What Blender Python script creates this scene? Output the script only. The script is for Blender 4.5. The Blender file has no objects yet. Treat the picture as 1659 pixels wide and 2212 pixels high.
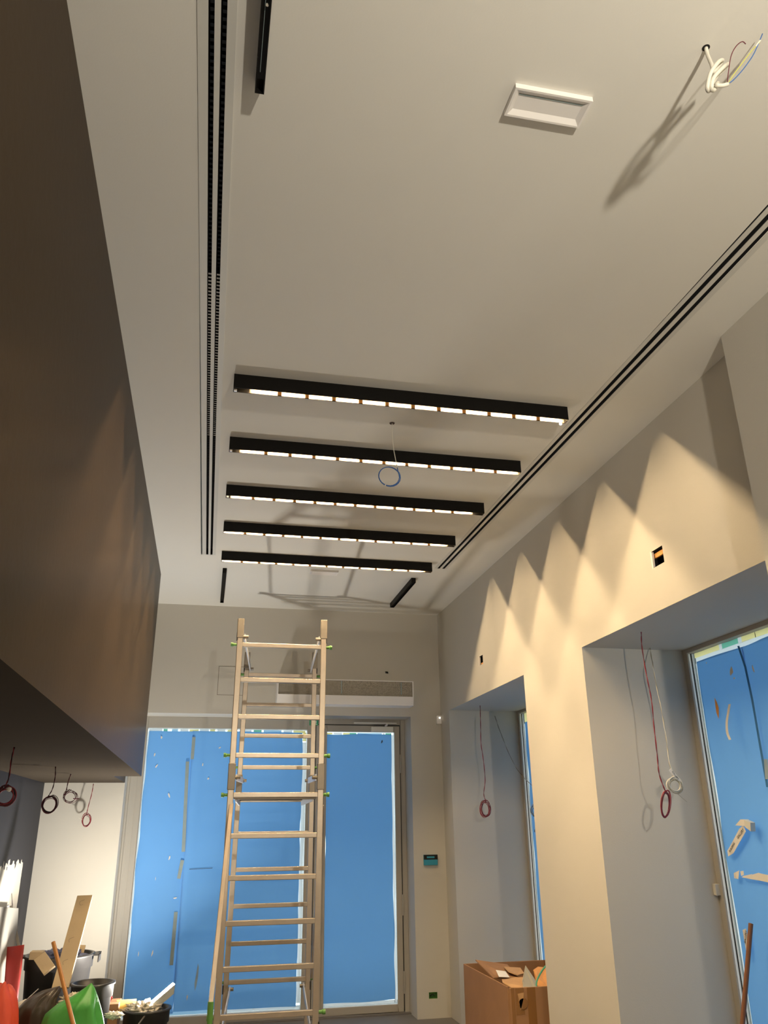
import bpy, bmesh, math, random
from mathutils import Vector, Matrix, noise
C = bpy.context.scene
COL = C.collection
CZ = 1.62                                   # eye height
# ------------------------------------------------------------------ camera
F_PX, YAW, PITCH, ROLL = 1709.76, 0.21425, 0.37645, -0.0117
W, H = 1659, 2212
def cam_axes():
    cy, sy, cp, sp = math.cos(YAW), math.sin(YAW), math.cos(PITCH), math.sin(PITCH)
    f = Vector((sy*cp, cy*cp, sp)); r = Vector((cy, -sy, 0)); u = r.cross(f)
    cr, sr = math.cos(ROLL), math.sin(ROLL)
    return cr*r + sr*u, -sr*r + cr*u, f
AR, AU, AF = cam_axes()
cam_d = bpy.data.cameras.new('camera'); cam = bpy.data.objects.new('camera', cam_d); COL.objects.link(cam)
cam.matrix_world = Matrix(((AR.x, AU.x, -AF.x, 0), (AR.y, AU.y, -AF.y, 0), (AR.z, AU.z, -AF.z, CZ), (0, 0, 0, 1)))
cam_d.sensor_fit = 'VERTICAL'; cam_d.sensor_height = 24.0; cam_d.lens = 24.0*F_PX/H
cam_d.clip_start = 0.02; C.camera = cam
def at(px, py, ax, val):
    """measured photo pixel -> world point on the plane axis=val (z given above the floor)"""
    d = (px-W/2)/F_PX*AR - (py-H/2)/F_PX*AU + AF
    if ax == 2: val -= CZ
    p = d*(val/d[ax]); return Vector((p.x, p.y, p.z+CZ))
# ------------------------------------------------------------------ world, lamps, exposure
C.view_settings.view_transform = 'Standard'; C.view_settings.look = 'None'
C.view_settings.gamma = 1; C.view_settings.use_curve_mapping = False
C.view_settings.exposure = 0.0
EXT, LEDP, KEYP, BUCK = 2.6, 2050.0, 118.0, 4.7
wd = bpy.data.worlds.new('world'); C.world = wd; wd.use_nodes = True
wd.node_tree.nodes['Background'].inputs[0].default_value = (0.80, 0.92, 1.0, 1)
wd.node_tree.nodes['Background'].inputs[1].default_value = EXT
def lamp(name, kind, loc, power, color, size):
    l = bpy.data.lights.new(name, kind); l.energy = power; l.color = color
    if kind == 'POINT': l.shadow_soft_size = size
    o = bpy.data.objects.new(name, l); o.location = loc; COL.objects.link(o); return o
key = lamp('site_work_lamp', 'AREA', (0.88, -1.2, 2.52), KEYP, (1.0, .91, .76), 0)
key.data.shape = 'DISK'; key.data.size = .11
key.rotation_euler = Vector((.50, .48, .72)).to_track_quat('-Z', 'Y').to_euler()
# ------------------------------------------------------------------ dimensions
ZC, ZB, ZL, ZT = 2.0857+CZ, .3861+CZ, 1.0484+CZ, 1.0174+CZ
XL, XR, XD, XK, XW, XP = -.5089, 2.3094, -1.4177, -.7233, 3.02, 2.195
YB, YBE, YP, YR = 8.0, 6.9833, 2.7102, 8.32
YW1, YW2A, YW2B = 4.6768, 7.6988, 5.6918
XLO, XDO = -.7241, 1.9919
YN = -4.0
# ------------------------------------------------------------------ materials
def mat(name, col, rough=.6, metal=0., spec=.5, noise_amt=0., noise_scale=8., bump=0., bump_scale=60., trans=0., coat=0.):
    m = bpy.data.materials.new(name); m.use_nodes = True
    nt = m.node_tree; b = nt.nodes['Principled BSDF']
    b.inputs['Base Color'].default_value = (*col, 1); b.inputs['Roughness'].default_value = rough
    b.inputs['Metallic'].default_value = metal; b.inputs['Specular IOR Level'].default_value = spec
    b.inputs['Coat Weight'].default_value = coat
    tc = nt.nodes.new('ShaderNodeTexCoord')
    if noise_amt > 0:
        n = nt.nodes.new('ShaderNodeTexNoise'); n.inputs['Scale'].default_value = noise_scale; n.inputs['Detail'].default_value = 4
        nt.links.new(tc.outputs['Object'], n.inputs['Vector'])
        mx = nt.nodes.new('ShaderNodeMix'); mx.data_type = 'RGBA'
        a = tuple(max(0, c*(1-noise_amt)) for c in col); bb = tuple(min(1, c*(1+noise_amt)) for c in col)
        mx.inputs['A'].default_value = (*a, 1); mx.inputs['B'].default_value = (*bb, 1)
        nt.links.new(n.outputs['Fac'], mx.inputs['Factor']); nt.links.new(mx.outputs['Result'], b.inputs['Base Color'])
    if bump > 0:
        n = nt.nodes.new('ShaderNodeTexNoise'); n.inputs['Scale'].default_value = bump_scale; n.inputs['Detail'].default_value = 3
        nt.links.new(tc.outputs['Object'], n.inputs['Vector'])
        bp = nt.nodes.new('ShaderNodeBump'); bp.inputs['Strength'].default_value = bump; bp.inputs['Distance'].default_value = .01
        nt.links.new(n.outputs['Fac'], bp.inputs['Height']); nt.links.new(bp.outputs['Normal'], b.inputs['Normal'])
    if trans > 0:
        t = nt.nodes.new('ShaderNodeBsdfTranslucent'); t.inputs[0].default_value = (*col, 1)
        mix = nt.nodes.new('ShaderNodeMixShader'); mix.inputs[0].default_value = trans
        nt.links.new(b.outputs[0], mix.inputs[1]); nt.links.new(t.outputs[0], mix.inputs[2])
        nt.links.new(mix.outputs[0], nt.nodes['Material Output'].inputs[0])
    return m
def emit(name, col, s):
    m = bpy.data.materials.new(name); m.use_nodes = True; nt = m.node_tree
    nt.nodes.remove(nt.nodes['Principled BSDF']); e = nt.nodes.new('ShaderNodeEmission')
    e.inputs[0].default_value = (*col, 1); e.inputs[1].default_value = s
    nt.links.new(e.outputs[0], nt.nodes['Material Output'].inputs[0]); return m
def glass(name):
    m = bpy.data.materials.new(name); m.use_nodes = True; nt = m.node_tree
    nt.nodes.remove(nt.nodes['Principled BSDF'])
    t = nt.nodes.new('ShaderNodeBsdfTransparent'); t.inputs[0].default_value = (.93, .96, .95, 1)
    g = nt.nodes.new('ShaderNodeBsdfGlossy'); g.inputs['Roughness'].default_value = .02
    fr = nt.nodes.new('ShaderNodeFresnel'); fr.inputs[0].default_value = 1.45
    mx = nt.nodes.new('ShaderNodeMixShader')
    nt.links.new(fr.outputs[0], mx.inputs[0]); nt.links.new(t.outputs[0], mx.inputs[1]); nt.links.new(g.outputs[0], mx.inputs[2])
    nt.links.new(mx.outputs[0], nt.nodes['Material Output'].inputs[0]); return m
M = dict(
    ceil=mat('ceiling_paint', (.78, .76, .70), .8, noise_amt=.02, noise_scale=1.5, bump=.03, bump_scale=150),
    wall=mat('wall_paint', (.57, .54, .475), .8, noise_amt=.03, noise_scale=1.3, bump=.05, bump_scale=120),
    dark=mat('dark_satin_paint', (.053, .036, .022), .34, spec=.03, noise_amt=.08, noise_scale=2, bump=.04, bump_scale=25),
    frame=mat('taupe_frame_metal', (.39, .365, .32), .45, spec=.5, noise_amt=.04, noise_scale=3),
    gasket=mat('black_gasket', (.01, .01, .01), .5),
    sill=mat('window_bead_white', (.90, .90, .87), .5),
    glass=glass('window_glass'),
    blue=mat('blue_paper', (.165, .42, .82), .62, spec=.35, noise_amt=.08, noise_scale=1.6, bump=.12, bump_scale=9, trans=.30),
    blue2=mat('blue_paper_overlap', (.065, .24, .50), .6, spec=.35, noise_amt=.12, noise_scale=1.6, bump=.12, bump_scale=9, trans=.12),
    masking=mat('yellowed_tape', (.42, .52, .52), .6, noise_amt=.15, noise_scale=20, trans=.3),
    paperwhite=mat('white_paper_edge', (.86, .88, .88), .7, trans=.6),
    paperyel=mat('pale_yellow_paper', (.95, .83, .38), .7, trans=.65),
    papergrn=mat('pale_green_paper', (.22, .62, .45), .7, trans=.6),
    paperblu=mat('pale_blue_paper', (.45, .70, .90), .7, trans=.6),
    black=mat('black_metal', (.008, .007, .006), .5, spec=.12, noise_amt=.1),
    blackin=mat('matt_black_inside', (.006, .006, .006), .9),
    refl=mat('led_reflector', (.10, .07, .04), .6),
    bladedim=mat('diffuser_blade_shaded', (.012, .006, .002), .6),  # dark copy of the diffuser blades for their unlit stretch
    white=mat('white_enamel', (.88, .85, .82), .4, noise_amt=.02),
    whiteal=mat('white_diffuser_plate', (.66, .65, .60), .5),
    blade=mat('diffuser_blade_lit', (.72, .69, .64), .4),
    alu=mat('brushed_aluminium', (.50, .425, .34), .36, metal=.75, noise_amt=.14, noise_scale=14, bump=.05, bump_scale=40),
    aludk=mat('aluminium_sleeve', (.27, .235, .19), .45, metal=.7, noise_amt=.1, noise_scale=14),
    strap=mat('flat_steel_bar', (.70, .70, .72), .4, metal=.5),
    green=mat('green_plastic', (.10, .26, .05), .45),
    sign=mat('exit_sign_green', (.0, .28, .12), .4),
    signw=mat('exit_sign_white', (.85, .9, .85), .5),
    red=mat('red_cable', (.30, .02, .03), .45),
    blackw=mat('black_cable', (.03, .01, .015), .5),
    maroon=mat('maroon_cable', (.12, .015, .03), .5),
    whitec=mat('white_cable', (.72, .69, .60), .5),
    bluec=mat('blue_cable', (.03, .12, .38), .4),
    clear=mat('clear_cable', (.50, .47, .38), .3, trans=.4),
    yelg=mat('yellow_green_cable', (.55, .55, .10), .5),
    brownc=mat('brown_cable', (.07, .035, .02), .5),
    card=mat('cardboard', (.33, .17, .075), .8, noise_amt=.12, noise_scale=6, bump=.06, bump_scale=30),
    cardlt=mat('cardboard_light', (.50, .29, .13), .8, noise_amt=.12, noise_scale=9),
    tape=mat('brown_packing_tape', (.24, .11, .03), .2, spec=.7),
    label=mat('paper_label', (.80, .76, .70), .6),
    ink=mat('black_ink', (.03, .03, .035), .6),
    wood=mat('raw_wood_board', (.50, .385, .24), .7, noise_amt=.12, noise_scale=7, bump=.05),
    stick=mat('varnished_stick', (.36, .15, .025), .45, noise_amt=.15, noise_scale=9),
    stickdk=mat('brown_wooden_pole', (.22, .085, .035), .5, noise_amt=.15, noise_scale=9),
    pvcblack=mat('black_bin_plastic', (.03, .028, .027), .38, spec=.5, noise_amt=.2, noise_scale=5),
    bag=mat('dark_rubble_bag', (.045, .032, .022), .35, noise_amt=.35, noise_scale=5, bump=.3, bump_scale=18),
    gbag=mat('green_bag', (.06, .30, .05), .45, noise_amt=.2, noise_scale=5, bump=.35, bump_scale=9),
    redp=mat('dark_red_sheet', (.30, .02, .018), .5, noise_amt=.08),
    coral=mat('coral_red_cover', (.62, .07, .03), .5, noise_amt=.08, bump=.1, bump_scale=14),
    plaster=mat('plasterboard', (.34, .32, .28), .8, noise_amt=.05, noise_scale=3),
    floor=mat('floor_tile', (.15, .14, .13), .55, noise_amt=.2, noise_scale=4),
    rubble=mat('light_rubble', (.62, .56, .46), .8, noise_amt=.4, noise_scale=25, bump=.5, bump_scale=40),
    bluerag=mat('blue_grey_rag', (.16, .18, .30), .8, noise_amt=.5, noise_scale=12, bump=.4, bump_scale=20),
    film=mat('teal_protective_film', (.04, .30, .42), .3),
    batten=mat('orange_batten', (.75, .34, .09), .7, noise_amt=.1, noise_scale=30),
    gapdim=mat('led_gap_dimming', (.0035, .0018, .0006), .8, spec=0),  # near black so the LED gaps come out dimmer than the modules
    darkmatt=mat('dark_matt_paint', (.060, .048, .036), .9, spec=.02, noise_amt=.08, noise_scale=2),
    led=emit('led_light', (1.0, .735, .425), LEDP),
    paleglow=emit('pale_emission', (1, .95, .85), 6.0),
    flood=emit('flood_face', (1.0, .95, .86), 260*BUCK),
)
# ------------------------------------------------------------------ mesh builder
class MB:
    def __init__(s): s.v, s.f = [], []
    def add(s, vs, fs):
        n = len(s.v); s.v += [tuple(v) for v in vs]; s.f += [tuple(i+n for i in f) for f in fs]; return s
    def box(s, x0, x1, y0, y1, z0, z1):
        vs = [(x, y, z) for z in (z0, z1) for y in (y0, y1) for x in (x0, x1)]
        return s.add(vs, [(0, 2, 3, 1), (4, 5, 7, 6), (0, 1, 5, 4), (2, 6, 7, 3), (0, 4, 6, 2), (1, 3, 7, 5)])
    def quad(s, a, b, c, d): return s.add([a, b, c, d], [(0, 1, 2, 3)])
    def bar(s, a, b, w, t, side=(1, 0, 0)):
        a, b = Vector(a), Vector(b); d = (b-a).normalized(); u = Vector(side); u = (u-d*u.dot(d)).normalized(); v = d.cross(u)
        vs = [p+u*(i*w/2)+v*(j*t/2) for p in (a, b) for i, j in ((-1, -1), (1, -1), (1, 1), (-1, 1))]
        return s.add(vs, [(0, 3, 2, 1), (4, 5, 6, 7), (0, 1, 5, 4), (1, 2, 6, 5), (2, 3, 7, 6), (3, 0, 4, 7)])
    def tube(s, pts, r, n=8, closed=False, cap=True):
        pts = [Vector(p) for p in pts]; N = len(pts); rings = []; up = None
        for i, p in enumerate(pts):
            a = pts[(i-1) % N] if (closed or i > 0) else p; b = pts[(i+1) % N] if (closed or i < N-1) else p
            d = (b-a)
            d = d.normalized() if d.length > 1e-9 else Vector((0, 0, 1))
            if up is None: up = Vector((0, 0, 1)) if abs(d.z) < .9 else Vector((1, 0, 0))
            u = (up-d*up.dot(d)); u = u.normalized() if u.length > 1e-6 else d.orthogonal().normalized(); up = u; w = d.cross(u)
            rr = r[i] if isinstance(r, (list, tuple)) else r
            rings.append([p+u*(rr*math.cos(2*math.pi*k/n))+w*(rr*math.sin(2*math.pi*k/n)) for k in range(n)])
        vs = [v for R in rings for v in R]; fs = []
        for i in range(N if closed else N-1):
            j = (i+1) % N
            for k in range(n): fs.append((i*n+k, i*n+(k+1) % n, j*n+(k+1) % n, j*n+k))
        if cap and not closed: fs += [tuple(range(n-1, -1, -1)), tuple((N-1)*n+k for k in range(n))]
        return s.add(vs, fs)
    def lathe(s, c, prof, n=32, axis=Vector((0, 0, 1))):
        axis = Vector(axis).normalized(); u = axis.orthogonal().normalized(); w = axis.cross(u); c = Vector(c); vs = []; fs = []
        for r, h in prof: vs += [c+axis*h+u*(r*math.cos(2*math.pi*k/n))+w*(r*math.sin(2*math.pi*k/n)) for k in range(n)]
        for i in range(len(prof)-1):
            for k in range(n): fs.append((i*n+k, i*n+(k+1) % n, (i+1)*n+(k+1) % n, (i+1)*n+k))
        return s.add(vs, fs)
    def prism(s, poly, d):
        poly = [Vector(p) for p in poly]; d = Vector(d); n = len(poly)
        return s.add(poly+[p+d for p in poly], [tuple(range(n-1, -1, -1)), tuple(range(n, 2*n))]+[(i, (i+1) % n, n+(i+1) % n, n+i) for i in range(n)])
    def gridface(s, ax, val, us, vs, holes=()):
        """plane at axis=val spanning us x vs with rectangular holes (u0,u1,v0,v1)"""
        U = sorted(set(list(us)+[h for q in holes for h in q[:2]])); V = sorted(set(list(vs)+[h for q in holes for h in q[2:]]))
        U = [u for u in U if us[0]-1e-6 <= u <= us[-1]+1e-6]; V = [v for v in V if vs[0]-1e-6 <= v <= vs[-1]+1e-6]
        def P(u, v): return {0: (val, u, v), 1: (u, val, v), 2: (u, v, val)}[ax]
        for i in range(len(U)-1):
            for j in range(len(V)-1):
                cu, cv = (U[i]+U[i+1])/2, (V[j]+V[j+1])/2
                if any(h[0] < cu < h[1] and h[2] < cv < h[3] for h in holes): continue
                s.quad(P(U[i], V[j]), P(U[i+1], V[j]), P(U[i+1], V[j+1]), P(U[i], V[j+1]))
        return s
    def build(s, name, m, parent=None, smooth=False, bevel=0, sub=0, origin=None, solid=0, disp=None):
        me = bpy.data.meshes.new(name)
        if parent is not None: o0 = Vector(parent.get('_w', (0, 0, 0)))
        elif origin is not None: o0 = Vector(origin)
        else:
            xs, ys, zs = zip(*s.v); o0 = Vector(((min(xs)+max(xs))/2, (min(ys)+max(ys))/2, min(zs)))
        me.from_pydata([tuple(Vector(v)-o0) for v in s.v], [], s.f); me.validate()
        bm = bmesh.new(); bm.from_mesh(me); bmesh.ops.remove_doubles(bm, verts=bm.verts, dist=1e-5)
        bmesh.ops.recalc_face_normals(bm, faces=bm.faces); bm.to_mesh(me); bm.free()
        me.materials.append(M[m] if isinstance(m, str) else m)
        if smooth:
            for p in me.polygons: p.use_smooth = True
        o = bpy.data.objects.new(name, me); COL.objects.link(o)
        if parent is not None: o.parent = parent
        else: o.location = o0
        o['_w'] = tuple(o0)
        if bevel:
            b = o.modifiers.new('bevel', 'BEVEL'); b.width = bevel; b.segments = 2; b.limit_method = 'ANGLE'
        if sub:
            b = o.modifiers.new('sub', 'SUBSURF'); b.levels = b.render_levels = sub
        if solid:
            b = o.modifiers.new('solid', 'SOLIDIFY'); b.thickness = solid; b.offset = 0
        return o
def thing(name, label, cat, loc, group=None):
    o = bpy.data.objects.new(name, None); COL.objects.link(o); o.location = loc; o['_w'] = tuple(loc)
    return tag(o, label, cat, group)
def tag(o, label, cat, group=None):
    o['label'] = label; o['category'] = cat
    if group: o['group'] = group
    return o
def struct(o, label=None):
    o['kind'] = 'structure'
    if label: o['label'] = label
    return o
def smooth_pts(pts, k=8):
    P = [Vector(p) for p in pts]; P = [P[0]*2-P[1]]+P+[P[-1]*2-P[-2]]; out = []
    for i in range(1, len(P)-2):
        for j in range(k):
            t = j/k; a, b, c, d = P[i-1], P[i], P[i+1], P[i+2]
            out.append(.5*((2*b)+(c-a)*t+(2*a-5*b+4*c-d)*t*t+(3*b-a-3*c+d)*t**3))
    return out+[P[-2]]
rnd = random.Random(7)
# ================================================================== SETTING
struct(MB().box(XD-.3, 3.4, YN, 8.9, -.1, 0).build('floor', 'floor', origin=(0, 0, 0)))
# ceiling with the two slots cut out
SL = (-.162, -.060, -1.5, 6.352); SR = (1.862, 1.952, -1.5, 6.386)
cm = MB().gridface(2, ZC, [XD, XW+.2], [YN, YB], [SL, SR])
cm.box(XD, XW+.2, YN, YB+.4, ZC+.25, ZC+.3)
struct(cm.build('ceiling', 'ceil', origin=(0, 0, ZC)))
# back wall with the entrance recess
bw = MB().gridface(1, YB, [XD, XR], [0, ZC], [(XLO, XDO, 0, ZT), (1.735, 1.765, 1.448+CZ, 1.47+CZ), (2.104, 2.184, -1.466+CZ, -1.414+CZ)])
bw.quad((XDO, YB, 0), (XDO, YR+.1, 0), (XDO, YR+.1, ZT), (XDO, YB, ZT)).quad((XLO, YB, 0), (XLO, YR+.1, 0), (XLO, YR+.1, ZT), (XLO, YB, ZT))
bw.quad((XLO, YB, ZT), (XDO, YB, ZT), (XDO, YR+.1, ZT), (XLO, YR+.1, ZT))
bw.gridface(1, YB+.12, [1.70, 1.80], [1.40+CZ, 1.52+CZ])
bw.gridface(1, YB+.42, [XD-.3, XR+.9], [0, ZC+.3], [(XLO, XDO, 0, ZT)])
struct(bw.build('wall_back', 'wall', origin=(0, YB, 0)))
# right wall with two tall openings and two socket holes
S1 = (3.612, 3.732, 1.285+CZ, 1.378+CZ); S2 = (6.603, 6.708, 1.305+CZ, 1.383+CZ)
rw = MB().gridface(0, XR, [YP, YB], [0, ZC], [(YP, YW1, 0, ZL), (YW2B, YW2A, 0, ZL), S1, S2])
for y in (YW1, YW2B, YW2A): rw.quad((XR, y, 0), (XW+.12, y, 0), (XW+.12, y, ZL), (XR, y, ZL))
for a, b in ((YP, YW1), (YW2B, YW2A)): rw.quad((XR, a, ZL), (XW+.12, a, ZL), (XW+.12, b, ZL), (XR, b, ZL))
rw.gridface(0, XW+.13, [YN, YB+.5], [0, ZC+.3], [(YP, YW1, 0, ZL), (YW2B, YW2A, 0, ZL)])
struct(rw.build('wall_right', 'wall', origin=(XR, 5, 0)))
pier = MB().box(XP, XW+.13, YN, YP, 0, ZC)
struct(pier.build('wall_right_near', 'wall'))
struct(MB().box(XD-.1, 3.3, YN-.1, YN, 0, ZC).build('wall_front', 'wall'))
# left wall: dark painted with an unpainted pale patch at the bottom
mw = bpy.data.materials.new('part_painted_wall'); mw.use_nodes = True; nt = mw.node_tree; b = nt.nodes['Principled BSDF']
tc = nt.nodes.new('ShaderNodeTexCoord'); sp = nt.nodes.new('ShaderNodeSeparateXYZ'); nt.links.new(tc.outputs['Object'], sp.inputs[0])
nz = nt.nodes.new('ShaderNodeTexNoise'); nz.inputs['Scale'].default_value = 14; nt.links.new(tc.outputs['Object'], nz.inputs['Vector'])
def math_node(op, a, bb):
    n = nt.nodes.new('ShaderNodeMath'); n.operation = op
    for i, x in enumerate((a, bb)):
        if isinstance(x, (int, float)): n.inputs[i].default_value = x
        else: nt.links.new(x, n.inputs[i])
    return n.outputs[0]
zz = math_node('ADD', sp.outputs['Z'], math_node('MULTIPLY', math_node('SUBTRACT', nz.outputs['Fac'], .5), .22))
ca = math_node('LESS_THAN', zz, 1.37); cb = math_node('LESS_THAN', math_node('ADD', sp.outputs['Y'], math_node('MULTIPLY', nz.outputs['Fac'], .03)), 7.56)
fac = math_node('MULTIPLY', ca, cb)
mx = nt.nodes.new('ShaderNodeMix'); mx.data_type = 'RGBA'; mx.inputs['A'].default_value = (.030, .030, .036, 1); mx.inputs['B'].default_value = (.72, .66, .55, 1)
nt.links.new(fac, mx.inputs['Factor']); nt.links.new(mx.outputs['Result'], b.inputs['Base Color']); b.inputs['Roughness'].default_value = .42; b.inputs['Specular IOR Level'].default_value = .04
struct(MB().box(XD-.1, XD, YN, YB, 0, ZC).build('wall_left', mw, origin=(XD, 0, 0)))
bk = MB().prism([(XD, YN, ZB), (XL, YN, ZB), (XL, YBE, ZB), (XK, YBE, ZB), (XK, YB, ZB), (XD, YB, ZB)], (0, 0, ZC-ZB))
bko = struct(bk.build('wall_left_upper', 'dark'), 'dark painted lowered bulkhead along the left side')
bko.data.materials.append(M['darkmatt'])
for p in bko.data.polygons:
    if abs(p.normal.z) > .9: p.material_index = 1
# ------------------------------------------------------------------ windows (side)
def side_window(name, y0, y1, label):
    """y0 near side, y1 far side"""
    w = bpy.data.objects.new(name, None); COL.objects.link(w); w.location = (XW, (y0+y1)/2, 0); w['_w'] = tuple(w.location); struct(w)
    f = MB().box(XW, XW+.010, y1-.052, y1, 0, ZL).box(XW+.01, XW+.09, y1-.046, y1, 0, ZL).box(XW, XW+.09, y0, y0+.05, 0, ZL).box(XW, XW+.09, y0+.05, y1-.046, ZL-.028, ZL).box(XW, XW+.09, y0+.05, y1-.046, 0, .07)
    f.build('window_frame', 'frame', w, bevel=.003)
    MB().box(XW+.010, XW+.024, y1-.054, y1-.046, .07, ZL-.03).build('glazing_bead', 'sill', w)
    MB().box(XW+.024, XW+.031, y1-.0565, y1-.046, .07, ZL-.03).build('gasket', 'gasket', w)
    MB().box(XW+.031, XW+.075, y1-.058, y1-.046, .07, ZL-.03).build('glazing_bead', 'sill', w)
    MB().box(XW+.040, XW+.046, y0+.05, y1-.058, .07, ZL-.028).build('glass_pane', 'glass', w)
    return w
side_window('window_1', YP, YW1, ''); side_window('window_2', YW2B, YW2A, '')
# ------------------------------------------------------------------ entrance glazing (back)
def bz(z): return z+CZ
ZG = bz(.909)
w3 = bpy.data.objects.new('window_3', None); COL.objects.link(w3); w3.location = (.15, YR, 0); w3['_w'] = tuple(w3.location); struct(w3)
f = MB().box(XLO, -.586, YR-.05, YR+.06, 0, ZT).box(.978, 1.062, YR-.05, YR+.06, 0, ZT).box(-.586, .978, YR-.05, YR+.06, ZG, ZT).box(-.586, .978, YR-.05, YR+.06, 0, .075)
f.build('window_frame', 'frame', w3, bevel=.004)
MB().box(-.586, .978, YR+.012, YR+.018, .075, ZG).build('glass_pane', 'glass', w3)
MB().box(-.70, -.64, YR-.058, YR-.05, .05, ZT-.02).build('frame_rib', 'frame', w3)
d1 = bpy.data.objects.new('door_1', None); COL.objects.link(d1); d1.location = (1.5, YR, 0); d1['_w'] = tuple(d1.location); struct(d1)
MB().box(1.945, XDO, YR-.05, YR+.06, 0, ZT).box(1.062, 1.945, YR-.05, YR+.06, bz(.966), ZT).build('door_frame', 'frame', d1, bevel=.004)
MB().box(1.062, 1.067, YR-.03, YR+.02, .02, bz(.966)).box(1.938, 1.945, YR-.045, YR+.02, .02, bz(.966)).box(1.062, 1.945, YR-.045, YR+.02, bz(.957), bz(.966)).build('seal', 'gasket', d1)
DY = YR-.045
MB().box(1.068, 1.178, DY, YR+.01, .012, bz(.956)).box(1.883, 1.937, DY, YR+.01, .012, bz(.956)).box(1.178, 1.883, DY, YR+.01, bz(.893), bz(.956)).box(1.178, 1.883, DY, YR+.01, .012, .075).build('door_leaf', 'frame', d1, bevel=.004)
MB().box(1.155, 1.178, DY-.012, DY, .05, bz(.93)).build('door_leaf_edge', 'frame', d1, bevel=.003)
MB().box(1.178, 1.883, YR-.004, YR+.002, .075, bz(.893)).build('glass_pane', 'glass', d1)
for z in (2.2, .9, .25):
    MB().tube([(1.942, DY-.008, z-.09), (1.942, DY-.008, z+.09)], .009, 12).build('hinge', 'frame', d1)
struct(MB().box(XLO, XDO, YR-.10, YR+.1, 0, .012).build('trim_1', 'floor'))
# door closer and exit sign
t = thing('door_closer', 'grey box door closer with slide rail at the top of the glass door', 'door closer', (1.75, DY, bz(.93)))
MB().box(1.63, 1.86, DY-.05, DY, bz(.888), bz(.943)).build('closer_body', 'whiteal', t, bevel=.004)
MB().box(1.45, 1.90, YR-.085, YR-.052, bz(.972), bz(.986)).build('slide_rail', 'whiteal', t, bevel=.002)
MB().bar((1.78, DY-.03, bz(.945)), (1.80, DY-.04, bz(.972)), .02, .012).build('closer_arm', 'strap', t)
sg = at(678, 1560, 1, YR-.056); sx, sz = sg.x, sg.z; yy = YR-.0575
t = thing('exit_sign', 'small green emergency exit sign with white arrow and doorway above the mullion', 'sign', (sx, YR-.06, sz-.03))
MB().box(sx-.045, sx+.045, YR-.056, YR-.052, sz-.032, sz+.032).build('sign_plate', 'sign', t)
a = MB(); a.add([(sx-.034, yy, sz-.002), (sx-.010, yy, sz-.002), (sx-.022, yy, sz-.024)], [(0, 1, 2)]).box(sx-.0255, sx-.0185, yy-.0005, yy, sz-.004, sz+.022)
a.build('arrow', 'signw', t)
a = MB().box(sx+.008, sx+.012, yy-.0005, yy, sz-.024, sz+.024).box(sx+.012, sx+.034, yy-.0005, yy, sz-.024, sz-.019).box(sx+.020, sx+.027, yy-.0005, yy, sz-.013, sz+.015)
a.build('doorway_symbol', 'signw', t)
# ------------------------------------------------------------------ blue papers
def sheet(name, plane, val, u0, u1, v0, v1, m, edge=.006, wr=.006, seed=1, nu=24, nv=60, parent=None, skew=0.):
    """wrinkled paper on plane axis=plane at val, u = horizontal, v = height, ragged edges"""
    mb = MB(); vs = []
    for j in range(nv+1):
        for i in range(nu+1):
            s, q = i/nu, j/nv
            u = u0+(u1-u0)*s; v = v0+(v1-v0)*q
            if i in (0, nu): u += edge*noise.noise(Vector((seed*3.1+i, v*3.5, 0)))*2
            if j in (0, nv): v += edge*noise.noise(Vector((u*3.5, seed*1.7+j, 4)))*2
            u += skew*q
            n = wr*(noise.noise(Vector((u*2.2, v*1.1, seed*5)))+.45*noise.noise(Vector((u*7+v*2, v*5, seed*9))))
            n = -abs(n) if plane in (0, 1) else n
            vs.append((val+n, u, v) if plane == 0 else (u, val+n, v))
    fs = [(j*(nu+1)+i, j*(nu+1)+i+1, (j+1)*(nu+1)+i+1, (j+1)*(nu+1)+i) for j in range(nv) for i in range(nu)]
    mb.add(vs, fs); return mb.build(name, m, parent, smooth=True)
def strips(parent, plane, val, vert, span, fixed, kinds, name='edge_tape'):
    """coloured tape or poster pieces along an edge; kinds = list of (start, end, material)"""
    for a, b_, m in kinds:
        lo, hi = fixed
        mb = MB()
        n = 6; pts = []
        for i in range(n+1):
            u = a+(b_-a)*i/n; j1 = .003*noise.noise(Vector((u*9, lo, 2))); j2 = .003*noise.noise(Vector((u*9, hi, 5)))
            pts.append((u, lo+j1, hi+j2))
        for i in range(n):
            q = [(pts[i][0], pts[i][1]), (pts[i+1][0], pts[i+1][1]), (pts[i+1][0], pts[i+1][2]), (pts[i][0], pts[i][2])]
            if vert: q = [(y, x) for x, y in q]
            mb.add([(val, x, y) if plane == 0 else (x, val, y) for x, y in q], [(0, 1, 2, 3)])
        mb.build(name, m, parent)
YG = YR+.008
SEAMX = at(405, 1780, 1, YG).x
p1 = tag(sheet('blue_paper_sheet', 1, YG-.004, -.574, SEAMX, .098, bz(.884), 'blue', seed=1, wr=.012), 'blue paper sheet on the left part of the wide entrance pane beside the beige wall', 'paper', 'blue masking paper')
p2 = tag(sheet('blue_paper_sheet', 1, YG-.016, SEAMX-.012, .936, .105, bz(.884), 'blue', seed=2, wr=.007), 'wide blue paper sheet behind the scaffold tower on the entrance pane', 'paper', 'blue masking paper')
p3 = tag(sheet('blue_paper_sheet', 1, YR-.008, 1.182, 1.858, .105, bz(.872), 'blue', seed=3, wr=.004), 'smooth blue paper sheet covering the glass of the entrance door', 'paper', 'blue masking paper')
strips(p1, 1, YG+.002, False, None, (bz(.880), bz(.905)), [(-.578, -.45, 'paperwhite'), (-.44, -.40, 'papergrn'), (-.36, -.30, 'paperblu'), (-.28, -.2, 'paperwhite'), (-.19, -.1, 'paperyel')])
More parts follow.
